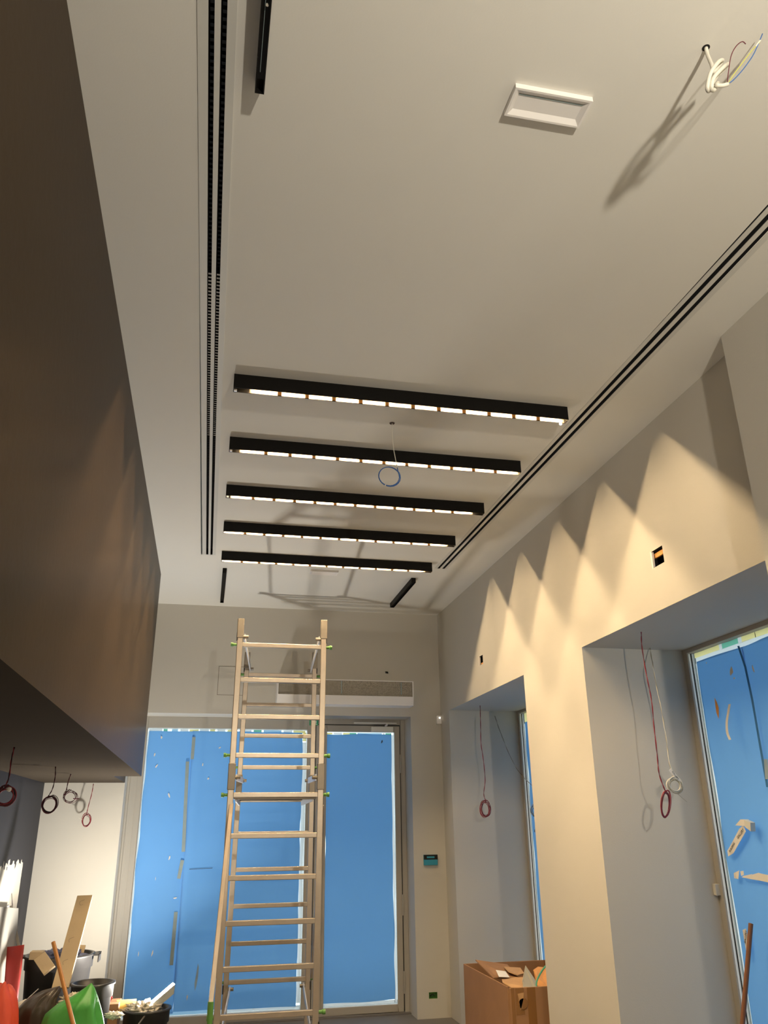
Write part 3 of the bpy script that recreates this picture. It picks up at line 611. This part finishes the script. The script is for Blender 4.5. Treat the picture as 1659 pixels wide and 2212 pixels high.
MB().box(2.086, 2.222, YB-.0245, YB-.022, bz(-.312), bz(-.270)).build('keypad_screen', 'blackin', t)
MB().box(2.115, 2.19, YB-.0255, YB-.0245, bz(-.300), bz(-.284)).build('screen_text', 'film', t)
t = thing('junction_box', 'dark green empty junction box sunk low in the wall beside the door', 'junction box', (2.144, YB, bz(-1.47)))
MB().box(2.106, 2.182, YB+.035, YB+.04, bz(-1.464), bz(-1.416)).box(2.105, 2.108, YB, YB+.04, bz(-1.465), bz(-1.415)).box(2.180, 2.183, YB, YB+.04, bz(-1.465), bz(-1.415)).box(2.105, 2.183, YB, YB+.04, bz(-1.465), bz(-1.462)).box(2.105, 2.183, YB, YB+.04, bz(-1.418), bz(-1.415)).build('box_shell', 'green', t)
MB().tube(smooth_pts([(2.12, YB+.03, bz(-1.45)), (2.14, YB+.0, bz(-1.43)), (2.165, YB+.03, bz(-1.45))], 5), .003, 6).build('box_wire', 'blackw', t)
for (S, lab, ob) in ((S1, 'square hole with orange batten in the warm wall above the nearest lintel', 1), (S2, 'small square hole in the wall above the far window lintel', 0)):
    t = thing('wall_socket_hole', lab, 'socket hole', (XR, S[0], S[2]), 'open socket holes in the right wall')
    y0, y1, z0, z1 = S; m = MB().gridface(0, XR+.08, [y0, y1], [z0, z1])
    for y in (y0, y1): m.quad((XR, y, z0), (XR+.08, y, z0), (XR+.08, y, z1), (XR, y, z1))
    for z in (z0, z1): m.quad((XR, y0, z), (XR+.08, y0, z), (XR+.08, y1, z), (XR, y1, z))
    m.build('cavity', 'blackin', t)
    m = MB().prism([(XR-.0008, y1+.004, z0-.004), (XR-.0008, y1+.004, z1+.004), (XR-.0008, y1-.012, z1-.002), (XR-.0008, y1-.010, z0+.002)], (.012, 0, 0)); m.build('chipped_edge', 'label', t)
    if ob: MB().box(XR+.018, XR+.03, y0, y1, z1-.036, z1-.010).build('batten', 'batten', t)
    else: MB().box(XR+.012, XR+.022, y0+.01, y1-.02, z0, z0+.02).build('batten', 'batten', t)
# ================================================================== SCAFFOLD TOWER
Yf, Yk = 6.0, 7.33
PF = lambda a, b_: at(a, b_, 1, Yf); PK = lambda a, b_: at(a, b_, 1, Yk)
t = thing('scaffold_tower', 'tall folding aluminium scaffold tower with green knobs before the entrance', 'scaffold', (.55, 6.6, 0))
def lerp_x(a, b_, z):  # point at height z on the line a-b
    k_ = (z-a.z)/(b_.z-a.z); return a+(b_-a)*k_
FLt, FLb = PF(521, 1338), PF(468, 2205); FRt, FRb = PF(700, 1341), PF(681, 2200)
KLt, KLb = PK(535, 1410), PK(487, 2140); KRt, KRb = PK(680, 1411), PK(664, 2135)
def stile(a, b_, z0, z1, name='stile', m='alu', w=.042, d=.028):
    return MB().bar(lerp_x(a, b_, z0), lerp_x(a, b_, z1), w, d, V_X).build(name, m, t, bevel=.004)
for a, b_ in ((FLt, FLb), (FRt, FRb), (KLt, KLb), (KRt, KRb)):
    zt = a.z; stl = stile(a, b_, .09, zt)
    stile(a, b_, zt-.145, zt+.004, 'sleeve', 'aludk', .050, .036)
    zj = (PF(0, 1672).z if a in (FLt, FRt) else 0)
    zmid = lerp_x(a, b_, 1.95).z
    stile(a, b_, 1.86, 2.04, 'sleeve', 'aludk', .052, .038)
    p = lerp_x(a, b_, .05); MB().lathe(p, [(0, -.05), (.035, -.05), (.038, 0), (.03, .05), (0, .05)], 16).build('foot', 'pvcblack', stl)
for py, in ((1395,), (1470,), (1549,), (1632,), (1717,), (1805,), (1895,), (1992,), (2090,), (2192,)):
    z = PF(585, py).z; a, b_ = lerp_x(FLt, FLb, z), lerp_x(FRt, FRb, z)
    rg = MB().bar(a+V_X*.018, b_-V_X*.018, .034, .026, V_Z).build('rung', 'alu', t, bevel=.004)
    if py in (1395, 1632, 1717, 2192):
        for s, e in ((-1, a), (1, b_)):
            MB().lathe(e+V_X*(s*.02), [(0, 0), (.011, 0), (.011, .022), (.016, .030), (.016, .045), (0, .045)], 14, V_X*s).build('green_knob', 'green', rg)
z = .28-.05
a, b_ = lerp_x(FLt, FLb, z), lerp_x(FRt, FRb, z); MB().bar(a, b_, .034, .026, V_Z).build('rung', 'alu', t, bevel=.004)
for py in (1459, 1523, 1590, 1658, 1728, 1800, 1877, 1955, 2035, 2117):
    z = PK(600, py).z; a, b_ = lerp_x(KLt, KLb, z), lerp_x(KRt, KRb, z)
    rg = MB().bar(a+V_X*.018, b_-V_X*.018, .034, .026, V_Z).build('rung', 'alu', t, bevel=.004)
    if py in (1459, 1658, 2117):
        for s, e in ((-1, a), (1, b_)):
            MB().lathe(e+V_X*(s*.02), [(0, 0), (.011, 0), (.011, .022), (.016, .030), (.016, .045), (0, .045)], 14, V_X*s).build('green_knob', 'green', rg)
def side_rail(zf, zk):
    for (fa, fb, ka, kb, s) in ((FLt, FLb, KLt, KLb, 1), (FRt, FRb, KRt, KRb, -1)):
        a = lerp_x(fa, fb, zf)+V_X*(.034*s); b_ = lerp_x(ka, kb, zk)+V_X*(.034*s)
        MB().bar(a, b_, .008, .045, V_X).build('side_rail', 'strap', t)
        for c_, e in ((a, Yf), (b_, Yk)):
            MB().tube([c_-V_X*(.05*s), c_+V_X*(.028*s)], .013, 12).build('hinge_pin', 'aludk', t)
            MB().bar(c_-V_X*(.055*s)+V_Z*.03, c_-V_X*(.055*s)-V_Z*.03, .010, .03, V_X).build('latch_plate', 'pvcblack', t)
side_rail(PF(0, 1357).z, PK(0, 1430).z); side_rail(1.62+.325, 1.62+.37); side_rail(.40, .42)
# folded platform resting across at mid height
zp = PF(595, 1718).z
a, b_ = lerp_x(FLt, FLb, zp), lerp_x(FRt, FRb, zp)
MB().box(a.x+.025, b_.x-.025, Yf+.03, Yf+.065, zp-.026, zp+.016).box(a.x+.07, b_.x-.07, Yf+.34, Yf+.375, zp-.026, zp+.010).build('platform_rail', 'aludk', t, bevel=.004)
MB().box(a.x+.06, b_.x-.06, Yf+.06, Yf+.345, zp-.010, zp+.002).build('platform_board', 'aludk', t)
for x in (a.x+.04, b_.x-.05): MB().bar((x, Yf+.04, zp-.02), (x+(.04 if x < .5 else -.04), Yf+.38, zp-.04), .01, .04, V_X).build('platform_bracket', 'strap', t)
# diagonal struts
A = PF(500, 1735); B = at(455, 2172, 1, 5.62)
MB().bar(A, B, .030, .022, V_X).build('stabiliser_strut', 'alu', t, bevel=.003)
MB().lathe(B-V_Z*.03, [(0, -.07), (.016, -.07), (.018, 0), (.018, .05), (0, .05)], 14).build('green_knob', 'green', t)
A = PF(696, 1740); B = at(674, 2112, 1, 6.9)
MB().bar(A, B, .026, .020, V_X).build('stabiliser_strut', 'alu', t, bevel=.003)
# ================================================================== CARDBOARD BOX RIGHT
t = thing('cardboard_box', 'large brown open cardboard box of packing waste beside the far window recess', 'box', (2.45, 6.4, 0))
x0, x1, y0, y1, zh = 2.105, 2.80, 5.90, 6.90, .585
w = .008
m = MB().box(x0, x0+w, y0, y1, 0, zh).box(x1-w, x1, y0, y1, 0, zh).box(x0+w, x1-w, y0, y0+w, 0, zh-.01).box(x0+w, x1-w, y1-w, y1, 0, zh).box(x0, x1, y0, y1, 0, .01)
m.build('box_body', 'card', t, bevel=.003)
MB().box(x0+.055, x0+.115, y0-.0012, y0, zh-.17, zh-.012).box(x0+.14, x0+.20, y0-.0012, y0, zh-.3, zh-.012).box(x0+.025, x0+.05, y0-.001, y0, .2, zh-.01).build('packing_tape', 'tape', t)
MB().lathe((x0+.105, y0-.001, zh-.105), [(0, .004), (.032, .004), (.036, .002), (.037, 0)], 20, -V_Y).build('tape_patch', 'tape', t)
MB().prism([(x0+.07, y0-.002, zh-.045), (x0+.115, y0-.002, zh-.04), (x0+.11, y0-.002, zh-.075), (x0+.085, y0-.002, zh-.14)], (0, -.003, 0)).build('torn_flap', 'cardlt', t)
GC = 'packing scraps inside the cardboard box'
def slab(pix, dep, name, m, label, th=.006, cat='packaging', z0=None):
    P_ = [at(px, py, 1, d) for (px, py), d in zip(pix, dep)]
    n = (P_[1]-P_[0]).cross(P_[2]-P_[0]).normalized()
    return tag(MB().prism(P_, n*th).build(name, m), label, cat, GC)
s1 = slab([(1027, 2073), (1096, 2083), (1120, 2111), (1066, 2112)], [6.75, 6.8, 6.3, 6.3], 'cardboard_flap', 'card', 'flat brown cardboard flap with a shipping label in the open box')
MB().prism([at(px, py, 1, d)+V_Z*.004 for px, py, d in ((1071, 2097, 6.36), (1092, 2100, 6.38), (1101, 2113, 6.2), (1078, 2112, 6.18))], (0, -.002, .002)).build('shipping_label', 'label', s1)
slab([(1088, 2088), (1124, 2090), (1132, 2102), (1118, 2106), (1098, 2098)], [6.6, 6.62, 6.35, 6.3, 6.35], 'crumpled_cardboard', 'cardlt', 'crumpled torn cardboard piece behind the shipping label in the box')
slab([(1086, 2122), (1084, 2115), (1104, 2112), (1136, 2110), (1140, 2133), (1104, 2133)], [6.05, 6.2, 6.25, 6.2, 5.94, 5.96], 'kraft_paper', 'cardlt', 'light brown paper sheet along the near rim of the box')
slab([(1128, 2118), (1135, 2085), (1160, 2122), (1158, 2136), (1130, 2135)], [6.05, 6.15, 6.0, 5.93, 5.93], 'plastic_film', 'clear', 'pointed grey crumple of plastic film sticking up in the box')
slab([(1152, 2095), (1162, 2088), (1182, 2090), (1186, 2132), (1160, 2134), (1158, 2108)], [6.3, 6.4, 6.4, 6.0, 5.98, 6.1], 'crumpled_cardboard', 'batten', 'orange brown torn cardboard at the right inside the open box')
tag(MB().tube(smooth_pts([at(1158, 2134, 1, 5.96), at(1160, 2118, 1, 5.98), at(1167, 2103, 1, 6.0), at(1176, 2090, 1, 6.02), at(1182, 2084, 1, 6.05)], 6), .006, 8).build('packing_strap', 'papergrn', smooth=True), 'pale green curved packing strap rising from the cardboard box', 'strap', GC)
# pole leaning on the near window
A, B = at(1622, 1995, 0, 2.955), at(1604, 2212, 0, 2.80); d = (B-A).normalized(); e = A+d*((0-A.z)/d.z)
tag(MB().tube([A, e], .0125, 14).build('wooden_pole', 'stickdk', smooth=False), 'brown wooden pole leaning on blue paper at the nearest window', 'pole')
# ================================================================== RUBBISH AT LOWER LEFT
def ground_tub(name, label, cx, cy, r0, r1, h, m, group=None, handles=True):
    t = thing(name, label, 'bucket', (cx, cy, 0), group)
    MB().lathe((cx, cy, 0), [(0, .0), (r0, 0), (r1-.004, h-.09), (r1+.006, h-.088), (r1+.008, h-.02), (r1+.018, h-.012), (r1+.018, h), (r1-.004, h), (r1-.008, h-.09), (r0-.006, .012), (0, .012)], 48).build('bucket_body', m, t, smooth=True)
    if handles:
        MB().box(cx+r1+.005, cx+r1+.055, cy-.06, cy+.06, h-.016, h-.002).box(cx+r1+.045, cx+r1+.055, cy-.06, cy+.06, h-.06, h-.002).build('handle', m, t, bevel=.003)
        MB().box(cx-r1-.055, cx-r1-.005, cy-.06, cy+.06, h-.016, h-.002).build('handle', m, t, bevel=.003)
    return t
ra = at(208, 2058, 1, 7.1); tb = ground_tub('rubbish_tub', 'large black plastic tub holding scrap wood against the pale wall', ra.x-.262, 7.12, .185, .235, ra.z, 'pvcblack')
cx0, cy0, hz0 = ra.x-.262, 7.12, ra.z
# rag and offcuts on the tub
GO = 'scrap wood in the black tub'
def board(name, a, b_, w_, th, m, label, cat='board', side=V_X, group=None):
    return tag(MB().bar(a, b_, w_, th, side).build(name, m, bevel=.002), label, cat, group)
A, B = at(184, 1935, 1, 6.98), at(130, 2135, 1, 6.64)
ob = board('wooden_board', A, B, .115, .018, 'wood', 'long pale wooden board standing slanted in front of the black tub', side=V_X+V_Z*.35, group=GO)
m = MB()
for px, py in ((176, 1950), (153, 2031), (140, 2079)):
    cpt = at(px, py, 1, 6.98-(py-1935)/200*.34-.02)
    m.tube(smooth_pts([cpt+Vector((.02, 0, .02)), cpt+Vector((-.012, 0, .006)), cpt+Vector((-.006, 0, -.016)), cpt+Vector((.014, 0, -.012))], 4), .0012, 5)
m.build('pencil_mark', 'aludk', ob)
board('wooden_offcut', at(66, 2063, 1, 6.95), at(93, 2063, 1, 6.95), .10, .05, 'wood', 'short wood block on the left rim of the black tub', side=V_Y, group=GO)
board('wooden_offcut', at(86, 2066, 1, 6.9), at(107, 2097, 1, 6.75), .085, .016, 'wood', 'small pale wooden lath hanging over the front of the tub', side=V_X+V_Z*.5, group=GO)
board('wooden_offcut', at(172, 2064, 1, 7.15), at(178, 2042, 1, 7.2), .05, .012, 'wood', 'small board end showing behind the long slanted board', side=V_X, group=GO)
def lump(name, c, rx, ry, rz, m, label, cat, group=None, seed=1, amp=.3, n=28, k_=3.0):
    mb = MB(); vs = []; fs = []
    for j in range(n+1):
        for i in range(2*n):
            th, ph = math.pi*j/n, math.pi*i/n
            d_ = Vector((math.sin(th)*math.cos(ph), math.sin(th)*math.sin(ph), math.cos(th)))
            s = 1+amp*noise.noise(d_*k_+Vector((seed*7, 0, 0)))+amp*.5*noise.noise(d_*k_*2.7+Vector((0, seed*3, 0)))
            z = c[2]+d_.z*rz*s
            vs.append((c[0]+d_.x*rx*s, c[1]+d_.y*ry*s, max(z, .004)))
    for j in range(n):
        for i in range(2*n): fs.append((j*2*n+i, j*2*n+(i+1) % (2*n), (j+1)*2*n+(i+1) % (2*n), (j+1)*2*n+i))
    mb.add(vs, fs); o = mb.build(name, m, smooth=True)
    return tag(o, label, cat, group) if label else o
p = at(128, 2063, 1, 7.1); lump('rag', p-V_Z*.01, .16, .12, .045, 'bluerag', 'blue grey crumpled rag lying on the rubbish tub', 'rag', seed=3, amp=.6, k_=4)
# red roll and coral cover
A = at(33, 2047, 1, 6.9); B = at(50, 2212, 1, 6.6)
zt = A.z; mb = MB(); n = 14; pts = []
for i in range(n+1):
    a = math.pi*(.05+.62*i/n); pts.append((A.x-.0+.125*math.cos(math.pi-a)+.02, 6.95-.09*math.sin(a)))
mb.add([(x, y, 0.004) for x, y in pts]+[(x-.02, y, zt+.02*(i/n)) for i, (x, y) in enumerate(pts)], [(i, i+1, n+2+i, n+1+i) for i in range(n)])
tag(mb.build('red_sheet', 'redp', smooth=True, solid=.006), 'dark red curved sheet standing upright left of the black tub', 'sheet')
p = at(4, 2180, 1, 6.2); lump('coral_cover', (p.x-.01, 6.2, .22), .135, .14, at(10, 2117, 1, 6.2).z-.22, 'coral', 'bright coral red rounded cover in the bottom left corner', 'cover', seed=2, amp=.12, k_=1.6)
# plasterboard leaning on left wall
A, B = at(28, 1962, 1, 7.15), at(43, 2040, 1, 6.98)
mb = MB().prism([(XD+.06, 6.55, 1.12), (XD+.075, 7.15, A.z), (XD+.16, 7.2, .005), (XD+.18, 6.5, .005)], (.014, 0, 0))
pb = tag(mb.build('plasterboard_sheet', 'plaster', bevel=.002), 'grey white plasterboard sheet leaning on the left wall behind the red sheet', 'sheet')
tag(MB().bar(at(24, 1957, 1, 7.22), at(41, 2046, 1, 7.1), .02, .012, V_X).build('white_batten', 'plaster'), 'thin white batten leaning beside the plasterboard edge', 'batten')
tag(MB().bar(at(-10, 1978, 1, 7.1), at(19, 1957, 1, 7.2), .02, .012, V_Z).build('metal_channel', 'strap'), 'short grey metal channel lying on the plasterboard top edge', 'channel')
c_ = at(24, 1915, 1, 7.3)
tag(MB().tube([at(17, 1957, 1, 7.22), c_, at(27, 1957, 1, 7.22)], .003, 6).build('bent_wire', 'brownc'), 'thin wire bent into a narrow peak above the plasterboard', 'wire')
# bags
gp = at(160, 2185, 1, 6.25)
m = MB()
def bag(name, label, m_, pix, y_, depth, seed, amp, group='rubbish bags on the floor'):
    """gathered bag: outline widening towards the floor, peaked top"""
    front = [at(px, py, 1, y_) for px, py in pix]
    zt = max(p.z for p in front); n = 26; mm = 44; vs = []; fs = []
    cxs = sum(p.x for p in front)/len(front)
    # left/right silhouettes by height
    left = sorted([p for p in front if p.x < cxs], key=lambda p: p.z); right = sorted([p for p in front if p.x >= cxs], key=lambda p: p.z)
    topp = max(front, key=lambda p: p.z)
    def xa(arr, z):
        arr = arr+[topp] if arr[-1] is not topp else arr
        if z <= arr[0].z: return arr[0].x
        for a, b2 in zip(arr, arr[1:]):
            if a.z <= z <= b2.z: return a.x+(b2.x-a.x)*(z-a.z)/max(1e-6, b2.z-a.z)
        return arr[-1].x
    for j in range(n+1):
        z = .005+(zt-.005)*(j/n)
        xl, xr = xa(left, z), xa(right, z); hw = max((xr-xl)/2, .004); cx = (xl+xr)/2; dp = depth*min(1, hw/.12)
        for i in range(mm):
            a = 2*math.pi*i/mm; c2 = Vector((math.cos(a), math.sin(a), 0))
            s = 1+amp*noise.noise(Vector((c2.x*2.2+seed*4, c2.y*2.2, z*5)))+amp*.7*noise.noise(Vector((c2.x*5, c2.y*5+seed, z*3)))
            vs.append((cx+c2.x*hw*s, y_+c2.y*dp*s, z))
    for j in range(n):
        for i in range(mm): fs.append((j*mm+i, j*mm+(i+1) % mm, (j+1)*mm+(i+1) % mm, (j+1)*mm+i))
    fs.append(tuple(n*mm+i for i in range(mm)))
    return tag(MB().add(vs, fs).build(name, m_, smooth=True), label, 'bag', group)
bag('green_bag', 'bright green plastic rubbish bag with a torn peak beside the orange stick', 'gbag', [(92, 2212), (100, 2190), (125, 2168), (160, 2150), (184, 2132), (197, 2124), (203, 2132), (209, 2150), (219, 2180), (224, 2212)], 6.2, .13, 4, .16)
bag('black_bag', 'dark brown black rubbish bag slumped between coral cover and green bag', 'bag', [(20, 2212), (36, 2180), (60, 2155), (95, 2138), (128, 2130), (133, 2140), (122, 2160), (128, 2190), (130, 2212)], 6.45, .12, 9, .18)
bag('pale_bag', 'small crumpled pink beige bag behind the coral cover', 'label', [(26, 2212), (30, 2180), (42, 2160), (56, 2158), (62, 2170), (66, 2212)], 6.6, .05, 5, .2)
p = at(168, 2142, 1, 6.75); cx, cy = at(196, 2150, 1, 6.62).x, 6.62
ground_tub('round_bucket', 'dark grey round bucket whose rim shows behind the green bag', cx-.0, cy+.06, .10, .135, at(205, 2131, 1, 6.5).z, 'pvcblack', handles=False)
lump('rubble_pile', (cx-.08, cy-.17, at(160, 2150, 1, 6.6).z-.02), .10, .07, .05, 'rubble', 'crumpled brown and clear wrapping between the board and the bucket', 'waste', seed=6, amp=.6, k_=4)
# orange stick
A, B = at(115, 2035, 1, 6.05), at(158, 2212, 1, 5.85); d = (B-A).normalized(); e = A+d*((0-A.z)/d.z)
tag(MB().tube([A, e], .0125, 14).build('broom_stick', 'stick'), 'orange brown broom stick leaning across the green bag', 'stick')
tag(MB().tube([at(57, 2160, 1, 6.5), at(83, 2136, 1, 6.55)], .003, 6).build('thin_rod', 'strap'), 'thin grey rod slanting up out of the dark rubbish bag', 'rod')
tag(MB().bar(at(230, 2172, 1, 6.93), at(241, 2153, 1, 6.93), .022, .02, V_X).build('red_strip', 'redp'), 'short dark red and white strip beside the round bucket', 'strip')
# carton and debris next to lamp bucket
a = at(226, 2170, 1, 6.87); b_ = at(257, 2168, 1, 6.87)
tag(MB().box(a.x, b_.x, 6.87, 7.08, 0, a.z).build('small_carton', 'card', bevel=.003), 'small brown carton between the round bucket and the lamp bucket', 'box')
lump('plaster_crumbs', at(245, 2193, 1, 6.6), .05, .03, .018, 'label', 'pale crumpled paper on the edge of the small carton', 'waste', seed=8, amp=.8, k_=5)
# lamp bucket
c1 = at(262, 2190, 1, 6.55); c2 = at(364, 2181, 1, 6.75); cx, cy = (c1.x+c2.x)/2, 6.85; R = (c2.x-c1.x)/2
t = ground_tub('lamp_bucket', 'black bucket full of rubble with the lit work light on it', cx, cy, R*.78, R, (c1.z+c2.z)/2-.012, 'pvcblack', handles=False)
hb = (c1.z+c2.z)/2-.012
lump('rubble_heap', (cx-.03, cy, hb-.01), R*.72, R*.7, .045, 'rubble', 'pale rubble lit brightly inside the bucket below the work light', 'rubble', seed=11, amp=.7, k_=5)
P_ = [at(px, py, 1, 6.95) for px, py in ((252, 2160), (254, 2168), (259, 2168), (257, 2190), (290, 2190), (295, 2158))]
tag(MB().prism(P_, (0, .003, 0)).build('paper_card', 'paperyel'), 'brightly lit pale yellow card standing in the lamp bucket', 'card')
# work light: shallow box facing up-left
lc = at(336, 2158, 1, 6.90); t = thing('work_light', 'glowing flat work light tilted up in the rubble bucket', 'lamp', tuple(lc))
ax = (at(370, 2131, 1, 6.92)-at(306, 2186, 1, 6.88)).normalized()   # long axis of the face
nrm = Vector((-.80, -.12, .58)); nrm = (nrm-ax*nrm.dot(ax)).normalized(); sd = ax.cross(nrm)
Lh, Wh = .155, .055
def LP(u, v, h): return lc+ax*u+sd*v+nrm*h
face = [LP(-Lh, -Wh, 0), LP(Lh, -Wh, 0), LP(Lh, Wh, 0), LP(-Lh, Wh, 0)]
back = [LP(-Lh*.75, -Wh*.7, -.05), LP(Lh*.75, -Wh*.7, -.05), LP(Lh*.75, Wh*.7, -.05), LP(-Lh*.75, Wh*.7, -.05)]
MB().add(face+back, [(4, 5, 6, 7), (0, 1, 5, 4), (1, 2, 6, 5), (2, 3, 7, 6), (3, 0, 4, 7)]).build('lamp_body', 'whiteal', t)
MB().add([LP(-Lh*.93, -Wh*.86, .0), LP(Lh*.93, -Wh*.86, .0), LP(Lh*.93, Wh*.86, .0), LP(-Lh*.93, Wh*.86, .0)], [(0, 1, 2, 3)]).build('lamp_face', 'flood', t)
MB().tube(smooth_pts([LP(-Lh*.8, 0, -.05), at(318, 2188, 1, 6.75), at(300, 2212, 1, 6.6), at(290, 2230, 1, 6.5)], 6), .006, 8).build('lamp_cable', 'aludk', t, smooth=True)
for o in list(C.objects):
    if '_w' in o: del o['_w']
